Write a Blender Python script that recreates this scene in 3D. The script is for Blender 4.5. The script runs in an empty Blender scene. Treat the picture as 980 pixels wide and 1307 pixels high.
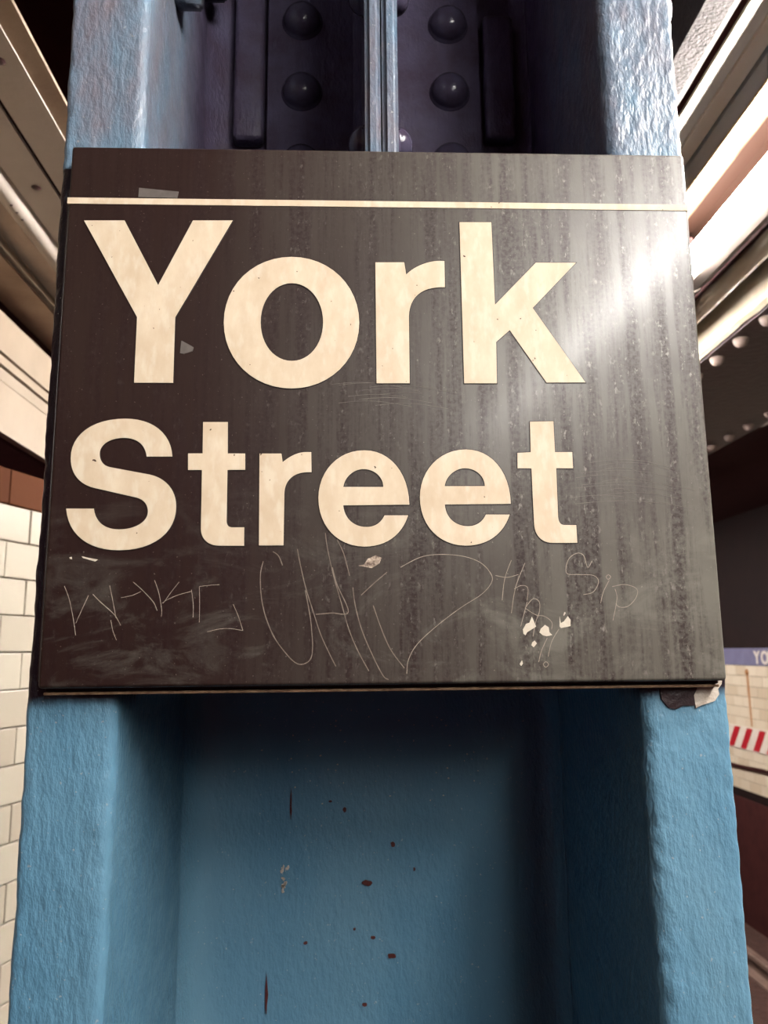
import bpy, bmesh, math, random
from mathutils import Vector, Matrix, noise

random.seed(7)
scene = bpy.context.scene
COL = scene.collection

# ------------------------------------------------------------------ camera
CAM = Vector((-0.02006, -0.46704, 0.02001))
cd = bpy.data.cameras.new('camera')
cam = bpy.data.objects.new('camera', cd)
COL.objects.link(cam)
cd.sensor_fit = 'VERTICAL'
cd.sensor_height = 36.0
cd.sensor_width = 27.0
cd.lens = 36.0 * 1007.45 / 1307.0
cd.clip_start = 0.02
yaw, pitch, roll = 0.039839, 0.172653, -0.010486
fwd = Vector((math.sin(yaw) * math.cos(pitch), math.cos(yaw) * math.cos(pitch), math.sin(pitch)))
rt = Vector((math.cos(yaw), -math.sin(yaw), 0))
up = rt.cross(fwd)
rr = rt * math.cos(roll) + up * math.sin(roll)
uu = -rt * math.sin(roll) + up * math.cos(roll)
cam.matrix_world = Matrix(((rr.x, uu.x, -fwd.x, CAM.x), (rr.y, uu.y, -fwd.y, CAM.y), (rr.z, uu.z, -fwd.z, CAM.z), (0, 0, 0, 1)))
cd.dof.use_dof = True
cd.dof.focus_distance = 0.50
cd.dof.aperture_fstop = 15.0
scene.camera = cam

# ------------------------------------------------------------------ world and exposure
w = bpy.data.worlds.new('station_air')
scene.world = w
w.use_nodes = True
w.node_tree.nodes['Background'].inputs[0].default_value = (0.13, 0.034, 0.038, 1)
w.node_tree.nodes['Background'].inputs[1].default_value = 1.0
scene.view_settings.view_transform = 'Standard'
scene.view_settings.look = 'None'
scene.view_settings.exposure = 0.0
scene.view_settings.gamma = 1.0
TUBE_STRENGTH = 350.0
ADDED_TUBE_STRENGTH = 640.0

# ------------------------------------------------------------------ material helpers
ALBEDO = 0.5            # every base colour scaled down, so bounced light in the recesses stays weak
def srgb(r, g, b):
    f = lambda c: (c / 255 / 12.92) if c <= 10 else ((c / 255 + 0.055) / 1.055) ** 2.4
    return (f(r) * ALBEDO, f(g) * ALBEDO, f(b) * ALBEDO, 1)

class NT:
    def __init__(s, name, world=False):
        s.m = bpy.data.materials.new(name)
        s.m.use_nodes = True
        s.t = s.m.node_tree
        s.p = s.t.nodes['Principled BSDF']
        s.co = s.t.nodes.new('ShaderNodeTexCoord').outputs['Object'] if not world else s.t.nodes.new('ShaderNodeNewGeometry').outputs['Position']
    def n(s, kind, **kw):
        nd = s.t.nodes.new(kind)
        for k, v in kw.items(): setattr(nd, k, v)
        return nd
    def link(s, a, b): s.t.links.new(a, b)
    def put(s, sock, v):
        if hasattr(v, 'is_output') or hasattr(v, 'links'): s.link(v, sock)
        else: sock.default_value = v
    def mapping(s, scale, loc=(0, 0, 0), rot=(0, 0, 0)):
        nd = s.n('ShaderNodeMapping')
        s.link(s.co, nd.inputs[0])
        nd.inputs['Location'].default_value = loc
        nd.inputs['Rotation'].default_value = rot
        nd.inputs['Scale'].default_value = scale
        return nd.outputs[0]
    def noise(s, scale, vec=None, detail=4, rough=0.55, dist=0.0):
        nd = s.n('ShaderNodeTexNoise')
        s.link(vec or s.co, nd.inputs['Vector'])
        nd.inputs['Scale'].default_value = scale
        nd.inputs['Detail'].default_value = detail
        nd.inputs['Roughness'].default_value = rough
        nd.inputs['Distortion'].default_value = dist
        return nd.outputs['Fac']
    def rng(s, v, a, b, c=0.0, d=1.0):
        nd = s.n('ShaderNodeMapRange')
        s.link(v, nd.inputs[0])
        for i, x in enumerate((a, b, c, d)): nd.inputs[i + 1].default_value = x
        return nd.outputs[0]
    def math(s, op, a, b=0.0, clamp=False):
        nd = s.n('ShaderNodeMath', operation=op, use_clamp=clamp)
        s.put(nd.inputs[0], a); s.put(nd.inputs[1], b)
        return nd.outputs[0]
    def mix(s, fac, a, b):
        nd = s.n('ShaderNodeMix', data_type='RGBA')
        s.put(nd.inputs[0], fac); s.put(nd.inputs[6], a); s.put(nd.inputs[7], b)
        return nd.outputs[2]
    def xyz(s):
        nd = s.n('ShaderNodeSeparateXYZ')
        s.link(s.co, nd.inputs[0])
        return nd.outputs
    def bump(s, height, dist, strength=1.0, prev=None):
        nd = s.n('ShaderNodeBump')
        s.link(height, nd.inputs['Height'])
        nd.inputs['Distance'].default_value = dist
        nd.inputs['Strength'].default_value = strength
        if prev: s.link(prev, nd.inputs['Normal'])
        return nd.outputs[0]
    def out(s, color=None, rough=None, normal=None, metallic=None, spec=None):
        if color is not None: s.put(s.p.inputs['Base Color'], color)
        if rough is not None: s.put(s.p.inputs['Roughness'], rough)
        if normal is not None: s.link(normal, s.p.inputs['Normal'])
        if metallic is not None: s.p.inputs['Metallic'].default_value = metallic
        s.p.inputs['Specular IOR Level'].default_value = 0.25 if spec is None else spec * 0.5
        return s.m

def mottled(name, c1, c2, scale=12, rough=0.55, bump=0.0, bscale=200, stretch=None, spec=0.5):
    t = NT(name)
    vec = t.mapping(stretch) if stretch else None
    f = t.rng(t.noise(scale, vec, 6, 0.6), 0.32, 0.68)
    nrm = t.bump(t.noise(bscale, None, 5), bump) if bump else None
    return t.out(t.mix(f, c1, c2), rough, nrm, spec=spec)

def paint(name, band=False, streak=True, shaded=False):
    """thick layers of glossy blue enamel over riveted steel"""
    t = NT(name, True)
    big = t.rng(t.noise(9, t.mapping((1, 1, 0.5)), 5), 0.3, 0.7)
    c = t.mix(big, BLUE_A, BLUE_B)
    x = t.xyz()
    # greyer, mottled colour above the sign
    upper_grey = t.rng(t.math('ADD', x['Z'], t.math('MULTIPLY', t.noise(14), 0.05)), 0.335, 0.39)
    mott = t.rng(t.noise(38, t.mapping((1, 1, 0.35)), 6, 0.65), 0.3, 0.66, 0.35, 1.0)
    c = t.mix(t.math('MULTIPLY', upper_grey, t.math('MULTIPLY', mott, 0.95)), c, srgb(128, 118, 126))
    chips = t.rng(t.noise(420, None, 2), 0.715, 0.73)
    c = t.mix(t.math('MULTIPLY', chips, 0.6), c, srgb(205, 205, 200))
    if band:
        zed = t.math('ADD', x['Z'], t.math('MULTIPLY', t.math('SUBTRACT', t.noise(60), 0.5), 0.012))
        lo = t.rng(zed, -0.012, -0.004)
        hi = t.rng(x['Z'], 0.3352, 0.3346)
        c = t.mix(t.math('MULTIPLY', t.math('MULTIPLY', lo, hi), t.rng(x['Y'], 0.062, 0.055)), c, srgb(40, 30, 42))
        fl = t.rng(t.noise(330, None, 3), 0.70, 0.72)
        c = t.mix(t.math('MULTIPLY', fl, 0.5), c, srgb(200, 195, 190))
    # shade of the recess above the sign, painted in as navy
    recess_shade = t.math('MULTIPLY', t.rng(t.math('ADD', x['Y'], t.math('MULTIPLY', t.noise(20), 0.03)), 0.05 if shaded else 0.12, 0.07 if shaded else 0.20), t.math('MULTIPLY', t.rng(x['Z'], 0.30, 0.33), t.rng(t.math('ABSOLUTE', x['X']), 0.195, 0.185)))
    c = t.mix(recess_shade, c, t.mix(t.rng(t.noise(30), 0.3, 0.7), srgb(84, 70, 90), srgb(106, 100, 128)))
    h1 = t.noise(55, t.mapping((1, 1, 0.6)), 4, 0.6)
    h2 = t.noise(250, t.mapping((1, 1, 0.45)), 3, 0.55)
    b = t.bump(h1, 0.0013, 0.6)
    b = t.bump(h2, 0.0017, 0.9, b)
    if streak:
        b = t.bump(t.noise(260, t.mapping((1, 1, 0.06)), 3), 0.0003, 0.7, b)
    r = t.rng(t.noise(40), 0.3, 0.7, 0.28, 0.45)
    return t.out(c, r, b, spec=0.5)

BLUE_A = srgb(92, 142, 172)
BLUE_B = srgb(116, 160, 184)
MAT = {}
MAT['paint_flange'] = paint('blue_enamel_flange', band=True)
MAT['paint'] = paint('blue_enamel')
MAT['paint_old'] = paint('navy_enamel_with_blue_edges', shaded=True)  # the navy behind the blue edges is painted shade
MAT['rivet'] = mottled('glossy_navy_rivet', srgb(70, 57, 74), srgb(92, 88, 112), 40, 0.2, 0.0006, 120)  # recess shade put into the rivet colour
MAT['paint_dark'] = mottled('old_navy_enamel', srgb(44, 38, 56), srgb(62, 58, 80), 20, 0.36, 0.0012, 70)  # navy stands for the recess shade
MAT['primer'] = mottled('scraped_primer', srgb(206, 190, 172), srgb(225, 214, 200), 90, 0.7, 0.001, 300)
MAT['primer_dark'] = mottled('pitted_bare_patch', srgb(96, 74, 64), srgb(226, 206, 184), 420, 0.7, 0.001, 400)
MAT['dark_paint_flake'] = mottled('dark_paint_flake', srgb(40, 24, 28), srgb(60, 42, 44), 90, 0.4, 0.001, 200)  # dark paint and the shadow under the sign in one colour
MAT['rust_chip'] = mottled('rust_chip', srgb(74, 30, 28), srgb(96, 40, 34), 200, 0.7)

# sign
def sign_black():
    t = NT('weathered_black_enamel')
    x = t.xyz()
    side = t.rng(x['X'], -0.11, 0.10)
    sheen_film = t.rng(t.noise(7, t.mapping((1.2, 1, 0.8)), 6, 0.6), 0.25, 0.75, 0.25, 1.0)
    drips = t.rng(t.noise(1, t.mapping((105, 1, 6)), 6, 0.66), 0.43, 0.60)
    pock = t.rng(t.noise(360, None, 4, 0.6), 0.44, 0.58)
    drip = t.math('MULTIPLY', drips, t.math('ADD', 0.45, t.math('MULTIPLY', pock, 0.55)))
    sheen_film = t.math('MULTIPLY', sheen_film, t.math('SUBTRACT', 1.0, t.math('MULTIPLY', drip, 0.85)), clamp=True)
    sheen_and_dirt = t.math('MULTIPLY', t.math('ADD', t.math('MULTIPLY', side, 0.92), 0.10), sheen_film)  # right half greyed in the colour for the veiling reflection
    low = t.rng(x['Z'], 0.14, 0.02)
    smear = t.math('MULTIPLY', t.rng(t.noise(16, t.mapping((1, 1, 2.2), rot=(0, 0.5, 0)), 8, 0.7, 1.2), 0.5, 0.72), low)
    sheen_and_dirt = t.math('ADD', sheen_and_dirt, t.math('MULTIPLY', smear, 0.55), clamp=True)
    specks = t.math('MULTIPLY', t.rng(t.noise(620, None, 2), 0.69, 0.74), 0.35)
    c = t.mix(sheen_and_dirt, srgb(40, 13, 11), srgb(122, 118, 108))
    c = t.mix(specks, c, srgb(190, 180, 168))
    sparkle = t.math('MULTIPLY', t.math('MULTIPLY', t.rng(t.noise(300, t.mapping((1, 1, 0.5)), 4, 0.7), 0.57, 0.68), drips), t.math('ADD', t.math('MULTIPLY', side, 0.5), 0.06))  # glints along the drips, painted pale
    c = t.mix(sparkle, c, srgb(186, 178, 168))
    r = t.rng(drips, 0, 1, 0.42, 0.55)
    t.p.inputs['Coat Weight'].default_value = 0.10
    t.put(t.p.inputs['Coat Roughness'], t.rng(t.noise(9, None, 5), 0.3, 0.7, 0.14, 0.24))
    b = t.bump(t.noise(500, t.mapping((1, 1, 0.5)), 3), 0.00012, 0.5)
    b = t.bump(t.noise(22, None, 3), 0.0012, 0.22, b)
    return t.out(c, r, b, spec=0.5)
MAT['sign_black'] = sign_black()
MAT['sign_rim'] = mottled('black_rim', srgb(34, 20, 19), srgb(52, 36, 34), 60, 0.38)
MAT['sign_edge'] = mottled('tan_sign_edge', srgb(120, 88, 66), srgb(196, 160, 124), 160, 0.5, 0.0005, 400)
def cream_letter():
    t = NT('aged_cream_lettering')
    f = t.rng(t.noise(34, t.mapping((1.4, 1, 0.7)), 6, 0.65), 0.35, 0.72)
    g = t.rng(t.noise(150, t.mapping((1, 1, 0.4)), 4), 0.5, 0.66)
    c = t.mix(f, srgb(246, 226, 198), srgb(226, 202, 172))
    c = t.mix(t.math('MULTIPLY', g, 0.4), c, srgb(255, 244, 224))
    sp = t.rng(t.noise(260, None, 2), 0.735, 0.75)
    c = t.mix(sp, c, srgb(90, 66, 54))
    return t.out(c, 0.5, None, spec=0.3)
MAT['letter'] = cream_letter()
MAT['letter_edge'] = mottled('dark_letter_outline', srgb(28, 16, 15), srgb(36, 22, 20), 50, 0.45)
MAT['scratch'] = mottled('scratch_grey', srgb(150, 136, 122), srgb(120, 106, 96), 200, 0.6)
MAT['thin_scratch'] = mottled('pale_thin_scratch', srgb(186, 172, 156), srgb(160, 146, 132), 200, 0.6)
MAT['faint_scratch'] = mottled('faint_scuff', srgb(140, 130, 120), srgb(112, 104, 96), 200, 0.55)
MAT['chip_white'] = mottled('bare_white_chip', srgb(240, 228, 208), srgb(225, 210, 190), 300, 0.7)
MAT['tape'] = mottled('grey_tape', srgb(104, 96, 92), srgb(124, 116, 110), 90, 0.35)

# station surroundings
MAT['tile'] = None
def tile_mat(name, c1, c2, rough=0.28, spec=0.3):
    t = NT(name)
    info = t.n('ShaderNodeObjectInfo').outputs['Random']
    c = t.mix(info, c1, c2)
    return t.out(c, rough, t.bump(t.noise(12), 0.002, 0.4), spec=spec)
MAT['tile'] = tile_mat('cream_glazed_tile', srgb(184, 170, 152), srgb(200, 188, 170))
MAT['tile_far'] = tile_mat('grubby_cream_tile', srgb(205, 184, 158), srgb(226, 208, 184), 0.4)
MAT['tile_brown'] = tile_mat('brown_glazed_tile', srgb(84, 48, 32), srgb(98, 58, 38), 0.6, 0.02)  # shade under the fascia worked into the brown
MAT['grout'] = mottled('grout', srgb(164, 142, 120), srgb(180, 160, 138), 60, 0.9)
MAT['tile_sheet'] = None
def brick_sheet(name, c1, c2, mortar, w, h):
    t = NT(name)
    nd = t.n('ShaderNodeTexBrick')
    mp = t.n('ShaderNodeMapping'); t.link(t.co, mp.inputs[0]); mp.inputs['Rotation'].default_value = (math.radians(-90), 0, math.radians(0))
    t.link(mp.outputs[0], nd.inputs['Vector'])
    nd.inputs['Color1'].default_value = c1; nd.inputs['Color2'].default_value = c2; nd.inputs['Mortar'].default_value = mortar
    nd.inputs['Scale'].default_value = 1.0; nd.inputs['Brick Width'].default_value = w; nd.inputs['Row Height'].default_value = h
    nd.inputs['Mortar Size'].default_value = 0.002
    return t.out(nd.outputs['Color'], 0.4)
MAT['panel'] = mottled('beige_painted_panel', srgb(238, 220, 204), srgb(255, 240, 224), 6, 0.5, 0.0006, 120)
MAT['panel_pale'] = mottled('pale_cream_panel', srgb(158, 138, 116), srgb(174, 154, 132), 6, 0.5)
MAT['panel_brown'] = mottled('brown_soiled_panel', srgb(200, 168, 144), srgb(230, 200, 172), 8, 0.6, 0.0008, 90)
MAT['soot'] = mottled('sooty_dark_steel', srgb(58, 23, 22), srgb(72, 33, 30), 10, 0.8, spec=0.2)
MAT['soot_black'] = mottled('soot_blackened_wall', srgb(24, 9, 8), srgb(34, 16, 13), 5, 0.8, spec=0.2)  # darkness put into the wall colour, since the added track lamps reach it
MAT['soot_gloss'] = mottled('dark_maroon_steel', srgb(52, 32, 32), srgb(70, 46, 44), 10, 0.42, 0.002, 40)
MAT['girder_rivet'] = mottled('worn_rivet_steel', srgb(120, 100, 92), srgb(150, 130, 118), 60, 0.5)
MAT['grey_trim'] = mottled('grey_brown_trim', srgb(240, 226, 216), srgb(255, 244, 234), 30, 0.55, 0.0005, 200, (1, 0.1, 1))
MAT['brown_trim'] = mottled('tan_brown_trim', srgb(250, 222, 200), srgb(255, 236, 216), 30, 0.55, 0.0006, 200, (1, 0.1, 1))
MAT['concrete'] = mottled('rough_concrete', srgb(54, 45, 43), srgb(70, 60, 56), 60, 0.85, 0.003, 220)
MAT['cream_trim'] = mottled('dulled_cream_trim', srgb(122, 113, 98), srgb(134, 126, 110), 30, 0.5)
def reflector():
    t = NT('rust_stained_reflector')
    x = t.xyz()
    e = t.math('ADD', x['X'], t.math('MULTIPLY', t.math('SUBTRACT', t.noise(26, t.mapping((1, 0.4, 1)), 5), 0.5), 0.02))
    f = t.rng(e, -0.075, -0.01)
    c = t.mix(f, srgb(170, 146, 116), srgb(26, 14, 9))
    return t.out(c, 0.7, spec=0.03)
MAT['reflector'] = reflector()
MAT['channel'] = mottled('grey_lamp_channel', srgb(120, 108, 100), srgb(140, 126, 116), 30, 0.5)
MAT['pipe'] = mottled('cream_painted_pipe', srgb(244, 218, 188), srgb(255, 232, 204), 12, 0.3, 0.0006, 90)
MAT['fascia'] = mottled('beige_plaster_edge', srgb(226, 206, 178), srgb(236, 218, 192), 20, 0.7, 0.001, 90)
MAT['cap'] = mottled('dark_lamp_holder', srgb(70, 44, 44), srgb(92, 62, 58), 40, 0.4)
MAT['wire'] = mottled('pinkish_wire', srgb(150, 104, 96), srgb(160, 116, 106), 40, 0.5)
MAT['red'] = mottled('red_warning_paint', srgb(190, 24, 38), srgb(172, 20, 34), 20, 0.5)
MAT['white_board'] = mottled('white_warning_board', srgb(232, 218, 204), srgb(222, 206, 190), 10, 0.5)
MAT['blue_band'] = mottled('violet_blue_band', srgb(104, 100, 130), srgb(118, 114, 142), 8, 0.5)
MAT['rust_streak'] = mottled('rust_streak', srgb(166, 110, 66), srgb(190, 138, 92), 30, 0.8)
MAT['floor'] = mottled('grey_platform_concrete', srgb(40, 33, 31), srgb(56, 48, 44), 6, 0.7, 0.001, 60)
MAT['ballast'] = mottled('sooty_track_bed', srgb(60, 34, 28), srgb(84, 54, 44), 10, 0.9, 0.01, 30)
MAT['rail'] = mottled('worn_rail_steel', srgb(110, 86, 76), srgb(134, 108, 96), 10, 0.4)
def tube_mat(name, strength):
    t = NT(name)
    t.p.inputs['Base Color'].default_value = (0.6, 0.58, 0.52, 1)
    t.p.inputs['Emission Color'].default_value = (1.0, 0.97, 0.93, 1)
    t.p.inputs['Emission Strength'].default_value = strength
    return t.m
MAT['tube'] = tube_mat('lit_fluorescent_tube', TUBE_STRENGTH)
MAT['tube_old'] = tube_mat('ageing_fluorescent_tube', TUBE_STRENGTH * 0.2)  # strength cut to weaken its light on the column web
MAT['tube_dim'] = tube_mat('dusty_fluorescent_tube', TUBE_STRENGTH * 0.65)  # strength cut to soften the sign streak and the web light
MAT['tube_track'] = tube_mat('lit_track_tube', ADDED_TUBE_STRENGTH)  # added source that lights the far wall

# ------------------------------------------------------------------ mesh helpers
def link(o, parent=None):
    COL.objects.link(o)
    if parent is not None: o.parent = parent
    return o

def empty(name, loc=(0, 0, 0)):
    o = bpy.data.objects.new(name, None)
    o.location = loc
    o.empty_display_size = 0.05
    return link(o)

def tag(o, label=None, cat=None, group=None, kind=None):
    if label: o['label'] = label
    if cat: o['category'] = cat
    if group: o['group'] = group
    if kind: o['kind'] = kind
    return o

def mesh_obj(name, verts, faces, mat, parent=None, smooth=False, loc=(0, 0, 0)):
    me = bpy.data.meshes.new(name)
    me.from_pydata([tuple(v) for v in verts], [], faces)
    me.materials.append(MAT[mat])
    if smooth: me.shade_smooth()
    o = bpy.data.objects.new(name, me)
    o.location = loc
    return link(o, parent)

def bm_obj(name, bm, mat, parent=None, smooth=False, loc=(0, 0, 0)):
    me = bpy.data.meshes.new(name)
    bmesh.ops.recalc_face_normals(bm, faces=bm.faces[:])
    bm.to_mesh(me); bm.free()
    me.materials.append(MAT[mat])
    if smooth: me.shade_smooth()
    o = bpy.data.objects.new(name, me)
    o.location = loc
    return link(o, parent)

def box_bm(lo, hi, bevel=0.0, segs=2):
    bm = bmesh.new()
    bmesh.ops.create_cube(bm, size=1)
    for v in bm.verts:
        v.co = Vector([(lo[i] + hi[i]) / 2 + v.co[i] * (hi[i] - lo[i]) for i in range(3)])
    if bevel: bmesh.ops.bevel(bm, geom=bm.edges[:], offset=bevel, segments=segs, affect='EDGES', profile=0.5)
    return bm

def box(name, lo, hi, mat, parent=None, bevel=0.0, loc=(0, 0, 0)):
    return bm_obj(name, box_bm(lo, hi, bevel), mat, parent, False, loc)

def extrude_y(name, prof, y0, y1, mat, parent=None, smooth=False, closed=True, loc=(0, 0, 0)):
    """a cross-section in X,Z swept along the platform (Y)"""
    n = len(prof)
    v = [(x, y0, z) for x, z in prof] + [(x, y1, z) for x, z in prof]
    f = [(i, (i + 1) % n, n + (i + 1) % n, n + i) for i in range(n if closed else n - 1)]
    if closed: f += [tuple(range(n - 1, -1, -1)), tuple(range(n, 2 * n))]
    bm = bmesh.new()
    bv = [bm.verts.new(p) for p in v]
    for q in f: bm.faces.new([bv[i] for i in q])
    return bm_obj(name, bm, mat, parent, smooth, loc)

def tube_mesh(pts, r, seg=8):
    """round bar along a polyline"""
    bm = bmesh.new()
    rings = []
    P = [Vector(p) for p in pts]
    for i, p in enumerate(P):
        d = (P[min(i + 1, len(P) - 1)] - P[max(i - 1, 0)]).normalized()
        a = d.cross(Vector((0, 0, 1)) if abs(d.z) < 0.9 else Vector((1, 0, 0))).normalized()
        b = d.cross(a)
        rings.append([bm.verts.new(p + (a * math.cos(2 * math.pi * k / seg) + b * math.sin(2 * math.pi * k / seg)) * r) for k in range(seg)])
    for A, B in zip(rings, rings[1:]):
        for k in range(seg): bm.faces.new((A[k], A[(k + 1) % seg], B[(k + 1) % seg], B[k]))
    bm.faces.new(rings[0]); bm.faces.new(rings[-1])
    return bm

def rivet_mesh(r, h, seg=24, rings=8):
    """domed rivet head with a small flat collar, its axis along -Y"""
    bm = bmesh.new()
    prof = [(r * 1.08, 0.0), (r * 1.06, h * 0.10)] + [(r * math.cos(a), h * 0.10 + h * 0.9 * math.sin(a)) for a in [math.pi / 2 * k / rings for k in range(rings)]]
    R = []
    for rad, hh in prof:
        R.append([bm.verts.new((rad * math.cos(2 * math.pi * k / seg), -hh, rad * math.sin(2 * math.pi * k / seg))) for k in range(seg)])
    for A, B in zip(R, R[1:]):
        for k in range(seg): bm.faces.new((A[k], A[(k + 1) % seg], B[(k + 1) % seg], B[k]))
    top = bm.verts.new((0, -h, 0))
    for k in range(seg): bm.faces.new((R[-1][k], R[-1][(k + 1) % seg], top))
    return bm

def data_copy(o, name, loc, parent=None, rot=None, scale=None):
    c = bpy.data.objects.new(name, o.data)
    c.location = loc
    if rot: c.rotation_euler = rot
    if scale: c.scale = scale
    return link(c, parent)

# rel(): cross-section positions measured from the eye point of the photographer
def rx(x): return CAM.x + x
def rz(z): return CAM.z + z

# ------------------------------------------------------------------ setting: platform, track, walls, ceiling
FLOOR = -1.55
FX_END = 1.46
ob = box('floor', (-2.6, -6, FLOOR - 0.25), (1.46, 9, FLOOR), 'floor', bevel=0.01); tag(ob, 'grey concrete platform floor', kind='structure')
ob = box('floor', (1.461, -6, -2.80), (3.80, 12, -2.62), 'ballast'); tag(ob, 'sooty track bed below the platform edge', kind='structure')
ob = box('ceiling', (-2.6, -6, 1.30), (4.2, 12, 1.42), 'soot'); tag(ob, 'sooty dark station ceiling', kind='structure')

ob = box('wall_back', (-2.6, 9.001, -2.80), (FX_END, 9.2, 1.30), 'soot'); tag(ob, 'sooty end wall far down the platform', kind='structure')
# angled tiled wall on the left
S_ = 0.30
dirw = Vector((S_, 1, 0)).normalized()
nrmw = Vector((dirw.y, -dirw.x, 0))          # faces the platform
U0 = Vector((CAM.x - 0.692, CAM.y + 1.695, 0))
TW, TH = 0.137, 0.0752
Z0 = rz(0.303)
wall = empty('wall_left', (U0.x, U0.y, 0))
wall.rotation_euler = (0, 0, math.atan2(dirw.y, dirw.x))
tag(wall, 'cream tiled wall at the left with a brown top course', kind='structure')
# wall frame: local x along the wall, local y away from the platform
box('backing', (-1.6, 0.004, FLOOR), (1.5, 0.06, rz(0.375)), 'grout', wall)
tmesh = None
def add_tile(name, x0, z0, mat, depth):
    global tmesh
    key = mat
    if key not in TILE_PROTO:
        bm = box_bm((0.0012, -0.004, 0.0012), (TW - 0.0012, 0.006, TH - 0.0012), 0.0022, 2)
        me = bpy.data.meshes.new('tile'); bm.to_mesh(me); bm.free(); me.materials.append(MAT[mat])
        TILE_PROTO[key] = me
    o = bpy.data.objects.new(name, TILE_PROTO[key])
    o.location = (x0, depth, z0)
    o.rotation_euler = (random.uniform(-0.006, 0.006), 0, random.uniform(-0.006, 0.006))
    link(o, wall)
TILE_PROTO = {}
NROW = int((Z0 - FLOOR) / TH)
for r in range(-1, NROW):
    z0 = Z0 - (r + 1) * TH
    off = 0.0 if r % 2 == 0 else 0.5 * TW
    if r == -1: off = -0.5 * TW
    for k in range(-6, 5):
        add_tile('tile', off + k * TW, z0, 'tile_brown' if r == -1 else 'tile', random.uniform(-0.0006, 0.0006))

# far wall across the track
FX = rx(3.8)
fw = empty('wall_right', (FX, 7.2, 0)); tag(fw, 'far tiled wall across the track with a blue name band', kind='structure')
box('backing', (0.006, -10, rz(-1.46)), (0.25, 4.5, 1.30), 'soot_black', fw)
def far(name, y0, y1, z0, z1, mat, x=-0.004, x1=0.0055, bevel=0.0):
    return box(name, (x, y0, z0), (x1, y1, z1), mat, fw, bevel)
far('name_band', -10, 4.5, rz(-0.185), rz(-0.022), 'blue_band')
FTH = 0.0995
FTW = 0.2
ft = None
for r in range(13):
    zt = rz(-0.187) - r * FTH
    zb = zt - FTH
    if zb < rz(-1.462): break
    for k in range(-9, 6):
        o = bpy.data.objects.new('tile', ft) if ft else None
        y0 = k * FTW + (FTW / 2 if r % 2 else 0)
        if o is None:
            bm = box_bm((-0.004, 0.002, 0.002), (0.006, FTW - 0.002, FTH - 0.002), 0.002, 1)
            ft = bpy.data.meshes.new('tile'); bm.to_mesh(ft); bm.free(); ft.materials.append(MAT['tile_far'])
            o = bpy.data.objects.new('tile', ft)
        o.location = (0, y0, zb)
        link(o, fw)
# tiles too far off the view to tell apart
box('tile_field', (-0.002, -10, rz(-1.46)), (0.0058, -1.8, rz(-0.187)), 'tile_far', fw)
box('tile_field', (-0.002, 1.3, rz(-1.46)), (0.0058, 4.5, rz(-0.187)), 'tile_far', fw)
# ledge and dark wall foot below the tiles
ob = box('trim_1', (FX - 0.02, -3, -2.62), (FX + 0.25, 12, rz(-1.462)), 'soot'); tag(ob, 'dark sooty wall foot below the far tiles', kind='structure')

# warning board with slanted red stripes
wb = empty('warning_board', (FX - 0.004, 7.2, rz(-0.88)))
tag(wb, 'white warning board with slanted red stripes on the far tiled wall', 'warning board')
box('board', (-0.012, -3.0, -0.108), (-0.0005, 2.4, 0.108), 'white_board', wb)
for k in range(-9, 9):
    y = -0.18 + k * 0.245
    dy = 0.16; hw = 0.055
    v = []
    for xx in (-0.0155, -0.0121):
        v += [(xx, y - hw - dy / 2, 0.1), (xx, y + hw - dy / 2, 0.1), (xx, y + hw + dy / 2, -0.1), (xx, y - hw + dy / 2, -0.1)]
    mesh_obj('stripe', v, [(0, 1, 2, 3), (7, 6, 5, 4), (0, 4, 5, 1), (1, 5, 6, 2), (2, 6, 7, 3), (3, 7, 4, 0)], 'red', wb)
# name lettering on the blue band
def text_mesh(body, size, depth):
    cu = bpy.data.curves.new('txt', 'FONT'); cu.body = body; cu.size = size; cu.extrude = depth; cu.offset = 0.004
    o = bpy.data.objects.new('txt', cu); COL.objects.link(o)
    me = bpy.data.meshes.new_from_object(o.evaluated_get(bpy.context.evaluated_depsgraph_get()))
    bpy.data.objects.remove(o); bpy.data.curves.remove(cu)
    return me
yy = CAM.y + 3.8 * 1.965
for ch in 'YORK':
    me = text_mesh(ch, 0.165, 0.003); me.materials.append(MAT['white_board'])
    o = bpy.data.objects.new('letter', me)
    o.rotation_euler = (math.pi / 2, 0, -math.pi / 2)
    o.location = (-0.007, yy - 7.2, rz(-0.165)); link(o, fw)
    yy -= 0.125
# rust streak and its bolt
rs = [(0, 0.09, -0.03), (0, 0.07, -0.15), (0, 0.05, -0.32), (0, 0.03, -0.50)]
ry = CAM.y + 3.8 * 2.009 - 7.2
mesh_obj('rust_streak', [(-0.0055, ry - 0.02, rz(-0.24)), (-0.0055, ry + 0.025, rz(-0.24)), (-0.0055, ry + 0.012, rz(-0.76)), (-0.0055, ry - 0.018, rz(-0.76)),
                         (-0.0045, ry - 0.02, rz(-0.24)), (-0.0045, ry + 0.025, rz(-0.24)), (-0.0045, ry + 0.012, rz(-0.76)), (-0.0045, ry - 0.018, rz(-0.76))],
         [(0, 1, 2, 3), (7, 6, 5, 4), (0, 4, 5, 1), (1, 5, 6, 2), (2, 6, 7, 3), (3, 7, 4, 0)], 'rust_streak', fw)
bm = rivet_mesh(0.028, 0.02, 12, 4)
b = bm_obj('bolt', bm, 'rust_streak', fw, True, (-0.004, ry, rz(-0.25))); b.rotation_euler = (0, 0, -math.pi / 2)
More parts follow.
